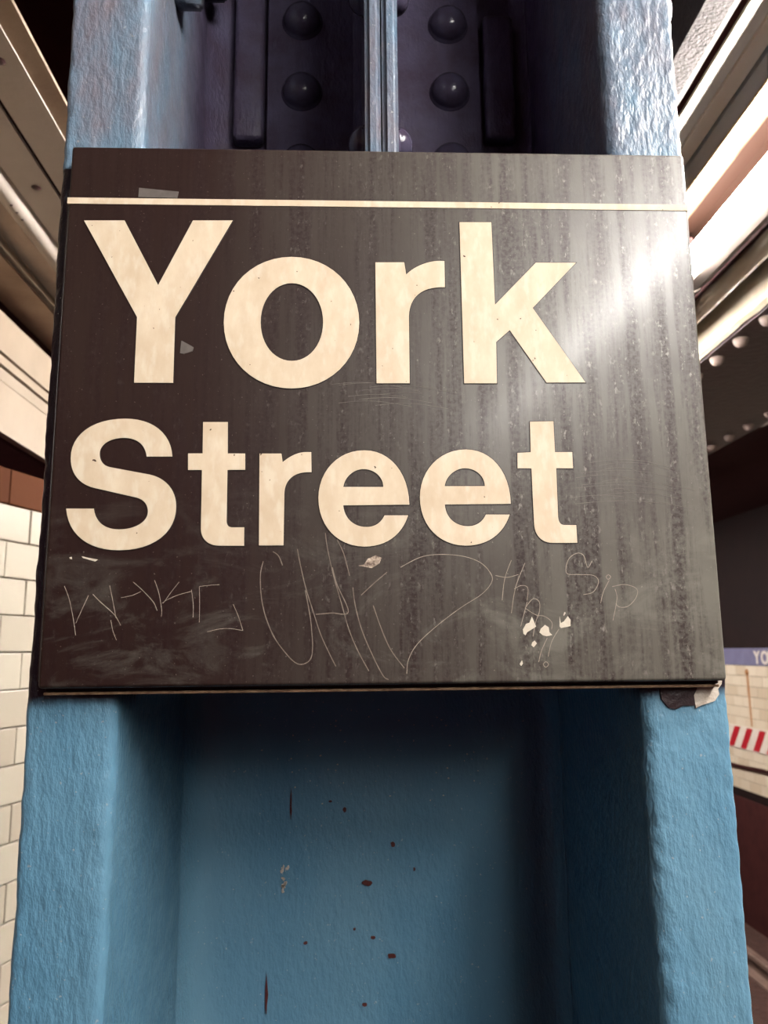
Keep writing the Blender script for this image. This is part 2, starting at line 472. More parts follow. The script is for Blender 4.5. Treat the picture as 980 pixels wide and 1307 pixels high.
# sagging cable below the board
pts = []
for k in range(60):
    y = 11.0 - k * 0.16
    sag = 0.018 * math.sin(y * 3.1) - (0.05 if y < 6.9 else 0.0) * min(1, (6.9 - y) * 2)
    pts.append((FX - 0.03, y, rz(-1.14) + sag))
ob = bm_obj('wall_cable', tube_mesh(pts, 0.014, 6), 'soot', None, True); tag(ob, 'dark cable sagging along the far tiled wall', 'cable')
# running rails
for X, lab in ((2.10, 'worn steel rail nearest the platform edge'), (3.27, 'worn steel rail nearest the far wall')):
    x0 = rx(X)
    prof = [(-0.075, 0), (0.075, 0), (0.075, 0.012), (0.010, 0.03), (0.010, 0.105), (0.036, 0.115), (0.036, 0.148), (0.028, 0.155), (-0.028, 0.155), (-0.036, 0.148), (-0.036, 0.115), (-0.010, 0.105), (-0.010, 0.03), (-0.075, 0.012)]
    ob = extrude_y('running_rail', prof, -5, 12, 'rail', loc=(x0, 0, -2.62)); tag(ob, lab, 'rail', 'rails of the track')

# ------------------------------------------------------------------ left soffit of long metal panels
SL = 0.76
def sx(m, z): return rx(-z / m)
sof = empty('panelled_soffit', (rx(-0.7), 3, rz(0.8)))
tag(sof, 'long brown and beige metal ceiling panels at the upper left', 'soffit')
YA, YB = -4.0, 6.5
def strip(name, prof, mat, smooth=False, par=None, y0=YA, y1=YB):
    par = par or sof
    p = [(x - par.location.x, z - par.location.z) for x, z in prof]
    return extrude_y(name, p, y0 - par.location.y, y1 - par.location.y, mat, par, smooth)
def slab(name, m0, m1, z, mat, t=0.006, sgn=-1, par=None):
    """flat ceiling strip whose visible underside runs between two sight slopes"""
    x0, x1 = rx(sgn * z / m0), rx(sgn * z / m1)
    return strip(name, [(x0, rz(z)), (x1, rz(z)), (x1, rz(z) + t), (x0, rz(z) + t)], mat, par=par)
zc = 0.80
slab('panel', 1.895, 1.768, zc + 0.003, 'panel_brown')
slab('panel', 1.762, 1.556, zc, 'panel')
slab('slot', 1.575, 1.50, zc + 0.02, 'soot')
slab('panel', 1.532, 1.370, zc, 'panel')
# half round moulding
c0, c1 = sx(1.362, zc), sx(1.257, zc)
cxm, rad = (c0 + c1) / 2, abs(c1 - c0) / 2
prof = [(cxm + rad * math.cos(a), rz(zc) + 0.012 - rad * 0.8 * math.sin(a)) for a in [math.pi * k / 10 for k in range(11)]]
mould = strip('moulding', prof + [(cxm - rad, rz(zc) + 0.03), (cxm + rad, rz(zc) + 0.03)], 'panel', True)
slab('recess_panel', 1.30, 1.09, zc + 0.035, 'panel_brown')
prof = [(sx(1.126, zc) + 0.008 * math.cos(a), rz(zc) + 0.022 + 0.008 * math.sin(a)) for a in [2 * math.pi * k / 10 for k in range(10)]]
strip('conduit', prof, 'panel_pale', True)
slab('panel', 1.118, 0.985, zc + 0.012, 'panel_brown')
# fascia below the outer edge
fxL = -0.80
strip('fascia', [(rx(fxL), rz(0.964 * 0.80)), (rx(fxL), rz(0.85 * 0.80)), (rx(fxL - 0.02), rz(0.85 * 0.80)), (rx(fxL - 0.02), rz(0.964 * 0.80))], 'panel_pale')
strip('bead', [(rx(fxL + 0.006), rz(0.844 * 0.79)), (rx(fxL + 0.006), rz(0.818 * 0.79)), (rx(fxL - 0.02), rz(0.812 * 0.80)), (rx(fxL - 0.02), rz(0.845 * 0.80))], 'panel_pale')
strip('bead', [(rx(fxL + 0.010), rz(0.803 * 0.79)), (rx(fxL + 0.002), rz(0.766 * 0.80)), (rx(fxL - 0.02), rz(0.766 * 0.80)), (rx(fxL - 0.02), rz(0.806 * 0.80))], 'panel_pale')
strip('fascia', [(rx(fxL), rz(0.766 * 0.80)), (rx(fxL), rz(0.622 * 0.80)), (rx(fxL - 0.02), rz(0.622 * 0.80)), (rx(fxL - 0.02), rz(0.766 * 0.80))], 'panel_pale')
strip('shadow_gap', [(rx(fxL - 0.022), rz(0.90)), (rx(fxL - 0.022), rz(0.50)), (rx(fxL - 0.04), rz(0.50)), (rx(fxL - 0.04), rz(0.90))], 'soot')
# screws
scr = rivet_mesh(0.008, 0.003, 14, 3)
scr = bm_obj('screw', scr, 'cap', sof, True)
def screw_at(o, m, yx, z):
    o.location = (rx(-z / m) - sof.location.x, CAM.y + (z / m) * yx - sof.location.y, rz(z) - sof.location.z)
    o.rotation_euler = (math.pi / 2, 0, 0)
screw_at(scr, 1.455, 2.33, zc)
for m_, yx in ((1.455, 1.2), (1.66, 2.03), (1.455, 3.5), (1.66, 3.2)):
    screw_at(data_copy(scr, 'screw', (0, 0, 0), sof), m_, yx, zc)
for yx in (2.17, 2.21, 2.25):
    o = data_copy(scr, 'screw', (0, 0, 0), sof, scale=(0.4, 1, 0.4)); screw_at(o, 1.30, yx, zc - 0.006)

# ------------------------------------------------------------------ right lamp cove
cove = empty('lamp_cove_trim', (rx(0.6), 3, rz(0.9)))
tag(cove, 'bundle of long cream, grey and brown trim strips above the lamp', 'ceiling trim')
zr = 0.895
slab('grey_strip', 1.405, 1.338, zr, 'grey_trim', 0.03, 1, cove)
slab('brown_strip', 1.485, 1.422, zr - 0.004, 'brown_trim', 0.03, 1, cove)
slab('seam', 1.43, 1.40, zr + 0.012, 'soot', 0.02, 1, cove)
slab('grey_strip', 1.542, 1.498, zr, 'grey_trim', 0.03, 1, cove)
slab('seam', 1.50, 1.48, zr + 0.012, 'soot', 0.02, 1, cove)
slab('cream_strip', 1.592, 1.546, zr - 0.023, 'cream_trim', 0.006, 1, cove)
slab('slot', 1.70, 1.55, zr + 0.025, 'soot', 0.02, 1, cove)
slab('cream_strip', 1.672, 1.634, zr - 0.035, 'cream_trim', 0.008, 1, cove)
# rough concrete edge, broken along its rim
n = 120
v, f = [], []
for i in range(n + 1):
    y = YA + (YB - YA) * i / n - 3
    j = noise.noise(Vector((y * 7, 3, 1))) * 0.004
    zk = zr - 0.040
    xa, xb = rx(zk / 1.80) + j - cove.location.x, rx(zk / 1.668) + 0.003 + noise.noise(Vector((y * 19, 0, 5))) * 0.003 - cove.location.x
    v += [(xa, y, rz(zk) - cove.location.z), (xb, y, rz(zk + 0.002) - cove.location.z), (xb, y, 0.04), (xa, y, 0.04)]
for i in range(n):
    for k in range(4):
        a, b2 = i * 4 + k, i * 4 + (k + 1) % 4
        f.append((a, b2, b2 + 4, a + 4))
mesh_obj('concrete_edge', v, f, 'concrete', cove)

# lamps
def make_lamp(strength_mat='tube'):
    L = 1.22
    root = empty('fluorescent_lamp')
    tb = tube_mesh([(0, -L / 2 + 0.03, 0), (0, L / 2 - 0.03, 0)], 0.025, 20)
    # rounded far ends
    t = bm_obj('tube', tb, strength_mat, root, True)
    for s in (-1, 1):
        e = bmesh.new()
        bmesh.ops.create_uvsphere(e, u_segments=20, v_segments=10, radius=0.025)
        bm_obj('tube_end', e, strength_mat, t, True, (0, s * (L / 2 - 0.03), 0))
        c = box('lamp_holder', (-0.012, -0.02, -0.002), (0.03, 0.02, 0.085), 'cap', root, 0.006, (0.0, s * (L / 2 + 0.028), 0.0))
        pts = [(0.03 + 0.02 * math.sin(a * 1.2), s * (L / 2 + 0.005 + a * 0.02), 0.02 + 0.022 * math.cos(a)) for a in [k * 0.45 for k in range(9)]]
        bm_obj('wire', tube_mesh(pts, 0.003, 6), 'wire', root, True)
    ly = L / 2 + 0.08
    extrude_y('reflector', [(-0.0865, 0.044), (-0.05, 0.066), (-0.01, 0.086), (0.03, 0.097), (0.075, 0.10), (0.075, 0.104), (0.03, 0.101), (-0.012, 0.090), (-0.052, 0.070), (-0.089, 0.047)], -ly, ly, 'reflector', root, False)
    extrude_y('channel', [(0.030, -0.005), (0.055, -0.005), (0.0755, 0.006), (0.0755, 0.104), (0.0795, 0.104), (0.0795, 0.004), (0.058, -0.008), (0.030, -0.008)][::-1], -ly, ly, 'channel', root)
    return root
def copy_tree(o, parent=None):
    c = o.copy()
    COL.objects.link(c)
    c.parent = parent
    for ch in list(o.children): copy_tree(ch, c)
    return c
proto = make_lamp()
LAMPS = [(0.49, 'lit fluorescent tube lamp beside the upper right corner of the station sign'),
         (1.89, 'fluorescent lamp farther down the row, hidden behind the sign'),
         (3.29, 'farthest fluorescent lamp of the platform row'),
         (-0.91, 'fluorescent lamp over the photographer, mirrored as a streak in the sign'),
         (-2.31, 'second fluorescent lamp behind the photographer'),
         (-3.71, 'third fluorescent lamp behind the photographer')]
for i, (y, lab) in enumerate(LAMPS):
    o = proto if i == 0 else copy_tree(proto)
    o.location = (rx(0.72), y, rz(0.803))
    tag(o, lab, 'lamp', 'fluorescent lamps over the platform edge')
    if 'behind the photographer' in lab:
        for ch in o.children_recursive:
            if ch.name.startswith('tube'):
                ch.data = ch.data.copy(); ch.data.materials.clear(); ch.data.materials.append(MAT['tube_old' if 'third' in lab else 'tube_dim'])
# conduit pipe and plaster fascia beyond the lamps
prof = [(0.0235 * math.cos(a), 0.0235 * math.sin(a)) for a in [2 * math.pi * k / 20 for k in range(20)]]
ob = extrude_y('conduit_pipe', prof, YA, YB, 'pipe', None, True, True, (rx(0.90), 0, rz(0.8595))); tag(ob, 'cream painted conduit pipe between the lamp and the plaster edge', 'pipe')
n = 260
v, f = [], []
for i in range(n + 1):
    y = YA + (YB - YA) * i / n
    j = noise.noise(Vector((y * 9, 1, 1))) * 0.006 + noise.noise(Vector((y * 31, 2, 7))) * 0.003
    v += [(rx(0.968), y, rz(0.889)), (rx(0.968), y, rz(0.803) + j), (rx(0.982), y, rz(0.798) + j), (rx(0.982), y, rz(0.889))]
for i in range(n):
    for k in range(4):
        a, b2 = i * 4 + k, i * 4 + (k + 1) % 4
        f.append((a, b2, b2 + 4, a + 4))
ob = mesh_obj('plaster_fascia', v, f, 'fascia'); tag(ob, 'beige plaster edge with a ragged lower rim above the riveted girder', 'fascia')
# riveted girder
g = empty('riveted_girder', (rx(1.25), 3, rz(0.80)))
tag(g, 'dark steel girder with rivets along its underside beside the track', 'girder')
box('bottom_flange', (-0.262, -7, 0.0), (0.262, 5.95, 0.022), 'soot_gloss', g, 0.003)
box('web_plate', (-0.012, -7, 0.0222), (0.012, 5.95, 0.44), 'soot_gloss', g)
box('cover_plate', (-0.262, -7, -0.006), (-0.10, 5.95, -0.0002), 'soot_gloss', g, 0.001)
rv = bm_obj('rivet', rivet_mesh(0.019, 0.022, 14, 5), 'girder_rivet', g, True)
first = True
for k in range(-14, 26):
    for xx, y0, sp, zz in ((1.02 - 1.25, 1.93 + CAM.y, 0.137, -0.006), (1.4545 - 1.25, 2.752 + CAM.y, 0.152, 0.0)):
        o = rv if first else data_copy(rv, 'rivet', (0, 0, 0), g)
        first = False
        o.location = (xx, y0 + k * sp - 3, zz)
        o.rotation_euler = (math.pi / 2, 0, 0)
# unseen lamps added behind the girder to light the far wall
tproto = make_lamp('tube_track')
for i, y in enumerate((2.2, 4.6, 7.0, 9.2)):
    o = tproto if i == 0 else copy_tree(tproto)
    o.location = (rx(1.78), y, rz(0.975))
    box('hanger', (-0.01, -0.4, 0.104), (0.01, -0.38, 1.30 - rz(0.975)), 'soot', o); box('hanger', (-0.01, 0.38, 0.104), (0.01, 0.40, 1.30 - rz(0.975)), 'soot', o)
    tag(o, 'fluorescent lamp on the track side of the girder, %s from the sign' % ('first', 'second', 'third', 'fourth')[i], 'lamp', 'lamps on the track side')

# ------------------------------------------------------------------ the blue steel column
colm = empty('steel_column', (0, 0.2, FLOOR))
tag(colm, 'blue painted riveted steel column carrying the black station sign', 'column')
CP = Vector(colm.location)
F = 0.0145
XL0, XL1 = -0.2115, -0.1590
XR0, XR1 = 0.1535, 0.2060
WEB = 0.230

def lump(p, amp=1.0):
    a = noise.noise(Vector((p.x * 45, p.y * 45, p.z * 28))) * 0.0005
    b = noise.noise(Vector((p.x * 120 + 9, p.y * 120, p.z * 70))) * 0.00035
    return (a + b) * amp

def zsteps(lo, hi, a, b, fine, coarse=0.12):
    z = []
    t = lo
    while t < a: z.append(t); t += coarse
    t = a
    while t < b: z.append(t); t += fine
    t = b
    while t < hi: z.append(t); t += coarse
    z.append(hi)
    return z

def sweep(name, prof, zs, mat, parent, closed=False, amp=1.0, edge=None, smooth=True):
    """profile points (x, y, nx, ny, edge weight) swept in z with hand-painted unevenness"""
    v, f = [], []
    n = len(prof)
    for z in zs:
        for (x, y, nx, ny, ew) in prof:
            p = Vector((x, y, z))
            d = lump(p, amp)
            if ew:
                d += ew * (noise.noise(Vector((x * 30, y * 20, z * 130))) * 0.0006 + noise.noise(Vector((x * 30 + 5, y * 20, z * 40))) * 0.0004)
            v.append((x + nx * d - CP.x, y + ny * d - CP.y, z - CP.z))
    for i in range(len(zs) - 1):
        for k in range(n if closed else n - 1):
            a, b2 = i * n + k, i * n + (k + 1) % n
            f.append((a, b2, b2 + n, a + n))
    return mesh_obj(name, v, f, mat, parent, smooth)

def line_pts(p, q, step, nrm, ew=0.0):
    d = (Vector(q) - Vector(p))
    n = max(1, int(d.length / step))
    return [(p[0] + d.x * i / n, p[1] + d.y * i / n, nrm[0], nrm[1], ew) for i in range(n)]

def arc_pts(c, r, a0, a1, n, ew, sgn=1):
    return [(c[0] + r * math.cos(a0 + (a1 - a0) * i / n), c[1] + r * math.sin(a0 + (a1 - a0) * i / n), sgn * math.cos(a0 + (a1 - a0) * i / n), sgn * math.sin(a0 + (a1 - a0) * i / n), ew) for i in range(n)]

ZS = zsteps(FLOOR, 1.30, -0.36, 0.66, 0.0022)
R_ = 0.0045
BK = 0.46
def flange_profile(x0, x1, web_on_right, r0, r1):
    pr = []
    pr += line_pts((x0, BK), (x0, F + r0), 0.012, (-1, 0))
    pr += arc_pts((x0 + r0, F + r0), r0, math.pi, 1.5 * math.pi, 5, 1.0)
    pr += line_pts((x0 + r0, F), (x1 - r1, F), 0.0024, (0, -1))
    pr += arc_pts((x1 - r1, F + r1), r1, 1.5 * math.pi, 2 * math.pi, 5, 1.0)
    pr += line_pts((x1, F + r1), (x1, BK), 0.008, (1, 0))
    pr.append((x1, BK, 1, 0, 0))
    return pr
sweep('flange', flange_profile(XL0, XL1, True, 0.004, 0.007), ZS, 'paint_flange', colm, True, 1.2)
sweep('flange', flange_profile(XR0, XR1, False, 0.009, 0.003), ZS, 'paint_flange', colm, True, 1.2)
# web with rounded root fillets
rl, rr2 = 0.030, 0.016
wp = arc_pts((XL1 - 0.0016 + rl, WEB - rl), rl, math.pi, 0.5 * math.pi, 8, 0.0, -1)
wp += line_pts((XL1 - 0.0016 + rl, WEB), (XR0 - rr2, WEB), 0.004, (0, -1))
wp += arc_pts((XR0 - rr2, WEB - rr2), rr2, 0.5 * math.pi, 0.0, 6, 0.0, -1)
wp.append((XR0, WEB - rr2, -1, 0, 0))
wp += [(XR0, WEB + 0.03, 0, 1, 0), (XL1, WEB + 0.03, 0, 1, 0)]
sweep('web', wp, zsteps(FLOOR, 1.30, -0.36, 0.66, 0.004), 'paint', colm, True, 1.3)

# back-to-back angles riveted to the web above the sign
ZA = 0.347
def angle(x_in, x_leg, x_out):
    s = 1 if x_out > x_in else -1
    t = 0.012
    zb = 0.20
    P = [(x_in, 0.030), (x_leg, 0.030), (x_leg, WEB - t - 0.008), (x_leg + s * 0.008, WEB - t), (x_out, WEB - t), (x_out, WEB), (x_in, WEB)]
    bm = bmesh.new()
    v0 = [bm.verts.new((x - CP.x, y - CP.y, ZA - CP.z)) for x, y in P]
    v1 = [bm.verts.new((x - CP.x, y - CP.y, 1.28 - CP.z)) for x, y in P]
    n = len(P)
    for i in range(n): bm.faces.new((v0[i], v0[(i + 1) % n], v1[(i + 1) % n], v1[i]))
    bm.faces.new(v0); bm.faces.new(v1)
    bmesh.ops.bevel(bm, geom=[e for e in bm.edges if abs(e.verts[0].co.z - e.verts[1].co.z) > 0.1 and e.verts[0].co.y < 0.035 - CP.y], offset=0.0035, segments=3, affect='EDGES')
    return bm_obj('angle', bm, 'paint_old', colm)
angle(0.0006, -0.0105, -0.1010)
angle(0.0016, 0.0130, 0.1050)
rmesh = None
for (x, zs_) in ((-0.0680, (0.475, 0.5515, 0.629, 0.706)), (0.0755, (0.479, 0.5540, 0.628, 0.703))):
    for z in zs_:
        if rmesh is None:
            o = bm_obj('rivet', rivet_mesh(0.0185, 0.0165, 28, 9), 'rivet', colm, True); rmesh = o
        else: o = data_copy(rmesh, 'rivet', (0, 0, 0), colm)
        o.location = (x - CP.x, WEB - 0.012 - CP.y, z - CP.z)
# rivets through the standing legs
for z in (0.388, 0.517, 0.62):
    for x, rot in ((0.013, math.pi / 2), (-0.0105, -math.pi / 2)):
        o = data_copy(rmesh, 'rivet', (x - CP.x, 0.064 - CP.y, z - CP.z), colm, (0, 0, rot), (0.75, 0.75, 0.75))
# filler bars between the angles and the flanges
def bar(x0, x1, z0, z1):
    bm = box_bm((x0 - CP.x, WEB - 0.016 - CP.y, z0 - CP.z), (x1 - CP.x, WEB + 0.002 - CP.y, z1 - CP.z), 0.005, 3)
    return bm_obj('filler_bar', bm, 'paint_old', colm, True)
bar(-0.1335, -0.1045, 0.500, 0.80)
bar(0.1100, 0.1400, 0.505, 0.640)
# nuts inside the left flange, and a rivet head outside the right one
for (y, z) in ((0.085, 0.540), (0.185, 0.640)):
    bm = bmesh.new()
    r = 0.017
    ring = [(y - CP.y + r * math.cos(math.pi / 3 * k + 0.5), z - CP.z + r * math.sin(math.pi / 3 * k + 0.5)) for k in range(6)]
    a = [bm.verts.new((XL1 - CP.x, yy_, zz_)) for yy_, zz_ in ring]
    b2 = [bm.verts.new((XL1 + 0.020 - CP.x, yy_, zz_)) for yy_, zz_ in ring]
    for k in range(6): bm.faces.new((a[k], a[(k + 1) % 6], b2[(k + 1) % 6], b2[k]))
    bm.faces.new(b2)
    bmesh.ops.bevel(bm, geom=bm.edges[:], offset=0.002, segments=2, affect='EDGES')
    bm_obj('nut', bm, 'paint', colm, True)
for z in (0.487, 0.63):
    data_copy(rmesh, 'rivet', (XR1 - CP.x, 0.045 - CP.y, z - CP.z), colm, (0, 0, math.pi / 2), (0.95, 0.8, 0.95))
# torn paint with painted sign shadow, then chips and painted glints on the web
def flake(name, pts, y, mat, parent, thick=0.0006, org=CP):
    v = [(x - org.x, y - org.y, z - org.z) for x, z in pts] + [(x - org.x, y + thick - org.y, z - org.z) for x, z in pts]
    n = len(pts)
    f = [tuple(range(n)), tuple(range(2 * n - 1, n - 1, -1))] + [(i, n + i, n + (i + 1) % n, (i + 1) % n) for i in range(n)]
    bm = bmesh.new()
    bv = [bm.verts.new(p) for p in v]
    for q in f: bm.faces.new([bv[i] for i in q])
    return bm_obj(name, bm, mat, parent)
flake('primer_patch', [(0.1850, -0.0090), (0.1875, -0.0045), (0.1930, -0.0035), (0.1960, -0.0015), (0.2010, 0.003), (0.2035, 0.003), (0.2025, -0.0025), (0.2000, -0.0055), (0.2005, -0.0085), (0.1975, -0.0125), (0.1890, -0.0150), (0.1855, -0.0165)], F - 0.0012, 'primer', colm, 0.0016)
flake('dark_drip', [(0.1640, -0.002), (0.1650, -0.0110), (0.1690, -0.0160), (0.1735, -0.0170), (0.1780, -0.0150), (0.1850, -0.0150), (0.1872, -0.0045), (0.1880, -0.002)], F - 0.0011, 'dark_paint_flake', colm, 0.0014)  # dark paint with the sign's shadow painted in
def blob(cx, cz, w_, h_, seed, n=11):
    return [(cx + w_ * math.cos(2 * math.pi * k / n) * (0.7 + 0.5 * noise.noise(Vector((k * 1.7, seed, 0)))), cz + h_ * math.sin(2 * math.pi * k / n) * (0.7 + 0.5 * noise.noise(Vector((k * 1.7, seed, 4))))) for k in range(n)]
for (x, z, w_, h_, mt) in ((-0.0085, -0.170, 0.006, 0.0032, 'rust_chip'), (0.0103, -0.2262, 0.005, 0.0026, 'rust_chip'), (-0.0911, -0.253, 0.0014, 0.016, 'rust_chip'), (-0.073, -0.108, 0.0012, 0.016, 'rust_chip')):
    flake('paint_chip', blob(x, z, w_, h_, x * 50), WEB - 0.0016, mt, colm, 0.0022)

rf = random.Random(5)
flecks_and_glints = [(-0.0783 + rf.gauss(0, 0.0014), -0.1655 + rf.uniform(-0.010, 0.010), rf.uniform(0.0008, 0.0020), rf.uniform(0.0008, 0.0024)) for _ in range(16)]
flecks_and_glints += [(rf.uniform(-0.10, 0.09), -0.03 - abs(rf.gauss(0, 0.045)), rf.uniform(0.0005, 0.0012), rf.uniform(0.0004, 0.0009)) for _ in range(46)]  # specular glints on the upper web, laid on as pale spots
for i, (x, z, w_, h_) in enumerate(flecks_and_glints):
    flake('paint_fleck', blob(x, z, w_, h_, i * 3.1, 7), WEB - 0.0014, 'primer', colm, 0.0020)
rust = [(-0.040, -0.105), (-0.028, -0.112), (0.030, -0.160), (-0.020, -0.205), (-0.005, -0.212), (0.012, -0.140), (-0.060, -0.215), (-0.012, -0.262)]
for i, (x, z) in enumerate(rust):
    flake('paint_chip', blob(x, z, rf.uniform(0.001, 0.003), rf.uniform(0.001, 0.003), i * 2.3, 8), WEB - 0.0014, 'rust_chip', colm, 0.0020)

# ------------------------------------------------------------------ the station sign
sign = empty('station_sign', (0, 0, 0))
tag(sign, 'black enamel station sign reading York Street in cream letters', 'sign')
SW, SH, ST = 0.200, 0.3416, 0.009
# front sheet with a softly turned rim, slightly domed by wear
bm = box_bm((-SW, 0.0, 0.0), (SW, ST, SH), 0.0022, 4)
p = bm_obj('panel', bm, 'sign_black', sign, False)
for poly in p.data.polygons: poly.use_smooth = True
p.data.set_sharp_from_angle(angle=math.radians(50))
box('backing_tray', (-SW + 0.0006, 0.0092, -0.0022), (SW - 0.001, 0.0138, SH - 0.002), 'sign_rim', sign, 0.001)
box('lower_lip', (-SW + 0.001, 0.0066, -0.0040), (SW - 0.002, 0.0136, -0.0023), 'sign_edge', sign, 0.0006)
box('edge_bead', (-SW - 0.0012, 0.002, 0.004), (-SW - 0.0001, 0.010, SH - 0.03), 'sign_rim', sign, 0.0004)

def bez(path, n=12):
    pts = []
    cur = None
    for seg in path:
        if len(seg) == 2:
            pts.append(seg); cur = seg
        else:
            a = cur
            for k in range(1, n + 1):
                t = k / n
                u = 1 - t
                pts.append((u**3 * a[0] + 3 * u * u * t * seg[0] + 3 * u * t * t * seg[2] + t**3 * seg[4],
                            u**3 * a[1] + 3 * u * u * t * seg[1] + 3 * u * t * t * seg[3] + t**3 * seg[5]))
            cur = seg[4:6]
    q = [pts[0]]
    for s in pts[1:]:
        if math.hypot(s[0] - q[-1][0], s[1] - q[-1][1]) > 0.05: q.append(s)
    if math.hypot(q[0][0] - q[-1][0], q[0][1] - q[-1][1]) < 0.05: q.pop()
    return q

def filled(name, loops, y, depth, mat, parent, offset=0.0):
    """flat filled outline (mm on the sign face) with real thickness"""
    cu = bpy.data.curves.new(name, 'CURVE')
    cu.dimensions = '2D'; cu.fill_mode = 'BOTH'; cu.extrude = depth / 2; cu.offset = offset
    for lp in loops:
        sp = cu.splines.new('POLY')
        sp.points.add(len(lp) - 1)
        for i, (x, z) in enumerate(lp): sp.points[i].co = (x / 1000, z / 1000, 0, 1)
        sp.use_cyclic_u = True
    o = bpy.data.objects.new(name, cu)
    COL.objects.link(o)
    me = bpy.data.meshes.new_from_object(o.evaluated_get(bpy.context.evaluated_depsgraph_get()))
    bpy.data.objects.remove(o); bpy.data.curves.remove(cu)
    me.name = name
    me.transform(Matrix.Rotation(math.pi / 2, 4, 'X'))
    me.transform(Matrix.Translation((0, y, 0)))
    me.materials.clear(); me.materials.append(MAT[mat])
    return link(bpy.data.objects.new(name, me), parent)

LETTERS = [
('Y',[[(-189.2,289.2),(-163.9,289.5),(-141.2,245.9),(-121,290),(-96,290.3),(-129.9,224.8),(-129.7,182.2),(-153.3,182.1),(-153.3,224.6)]]),
('o',[[(-15.7,221.8),(-15.9,197.4,-34.1,178.8,-57.5,178.7),(-80.9,178.7,-99.3,197,-99.9,221.3),(-100.5,246,-82.5,265.4,-58.4,265.7),(-34.2,265.9,-15.6,246.7,-15.7,221.8)],[(-38.3,222.1),(-38.3,207.6,-46.6,196.5,-57.5,196.5),(-68.4,196.4,-76.9,207.4,-77.1,221.8),(-77.4,236.4,-69.1,247.8,-58,247.9),(-46.9,248,-38.4,236.7,-38.3,222.1)]]),
('r',[[(-5.3,262.5),(13.1,262.7),(14.2,254.4),(20.1,260.6,28.9,263.8,35.8,263.9),(38.8,263.8),(38.7,245.9),(36.1,245.9),(24.4,245.8,15.9,239.6,15.5,225.9),(15.3,182.3),(-5.2,182.2)]]),
('k',[[(49.1,290.8),(69.8,291),(70.2,234.4),(97.5,263.2),(123.4,263.4),(94.2,232.4),(125.3,183.1),(100.8,183),(79,217.5),(70.1,209.5),(69.6,182.4),(49.2,182.4)]]),
('S',[[(-128.5,135.8),(-129.8,150.6,-141.5,159.4,-157.6,159.4),(-177.1,159.3,-189.5,149.3,-188.7,134.7),(-188.1,125.3,-182.9,119,-174.1,116.7),(-148.6,110.7),(-144.1,109.4,-141.8,106.1,-141.7,102.2),(-141.4,96.1,-148.6,91.5,-158.3,91.6),(-166.9,91.6,-172.3,96.6,-173.5,104.1),(-189.6,104.2),(-187.5,88.3,-175.2,79.3,-157.7,79.2),(-136.5,79.1,-124.7,90.3,-125.2,105.3),(-125.6,115.8,-132.5,122.8,-141.7,124.7),(-165.3,129.3),(-169.9,130.4,-171.6,133.9,-171.8,137.7),(-172,143.4,-165.8,147.4,-157.8,147.4),(-149.8,147.4,-144.8,143,-143.8,135.8)]]),
('t',[[(-110.8,157.3),(-95.9,157.3),(-95.5,137.7),(-85,137.6),(-84.8,127.5),(-95.4,127.5),(-95.2,96.4),(-95.1,93.8,-93.8,92.5,-91.5,92.5),(-84.7,92.5),(-84.6,81.5),(-99.3,81.6),(-105.6,81.6,-110,85.7,-110.2,91.7),(-110.6,127.5),(-118.9,127.5),(-119.2,137.7),(-110.5,137.7)]]),
('r',[[(-76.4,137.6),(-63.2,137.6),(-62.4,132.3),(-58.7,135.4,-53.9,138.5,-48.3,138.5),(-45.2,138.5),(-45,126),(-47.3,126),(-55.6,126,-60.9,121.3,-61.1,113.4),(-61.3,81.6),(-75.8,81.6)]]),
('e',[[(13.9,105.9),(13.8,126.1,2.2,139.6,-13,139.6),(-29.4,139.7,-40.8,126.2,-40.8,110.2),(-40.7,92.5,-28.8,80.7,-13.3,80.6),(-0.6,80.5,9.1,87.3,13.1,99.4),(-1.2,99.4),(-3.3,94.9,-7,92.4,-12,92.4),(-19.5,92.4,-25.2,97.5,-25.9,105.6)],[(-25.8,116.9),(-25,123.3,-19.3,127.9,-13.6,127.9),(-7.4,127.9,-1.9,123.6,-1.7,116.8)]]),
('e',[[(75.4,106.2),(75.7,126.5,64.4,140.1,49,140.1),(32.4,140.1,20.6,126.6,20.3,110.5),(20,92.8,31.7,80.9,47.4,80.8),(60.2,80.7,70.2,87.5,74.5,99.6),(60,99.7),(57.8,95.1,54,92.6,48.9,92.6),(41.4,92.7,35.7,97.7,35.3,105.9)],[(35.5,117.2),(36.5,123.7,42.3,128.3,48.2,128.3),(54.4,128.3,59.9,124,59.9,117.2)]]),
('t',[[(89.3,157.7),(103.9,158),(103.9,138.4),(114.6,138.4),(114.6,128.2),(104.2,128.2),(103.9,98.3),(104,94.9,105.1,93.1,107.6,93.1),(114.7,93),(114.8,82.2),(99.9,82.2),(93.3,82.2,89,87.1,89.1,93.7),(88.9,128.2),(80.4,128.2),(80.7,137.9),(88.9,138.3)]])]
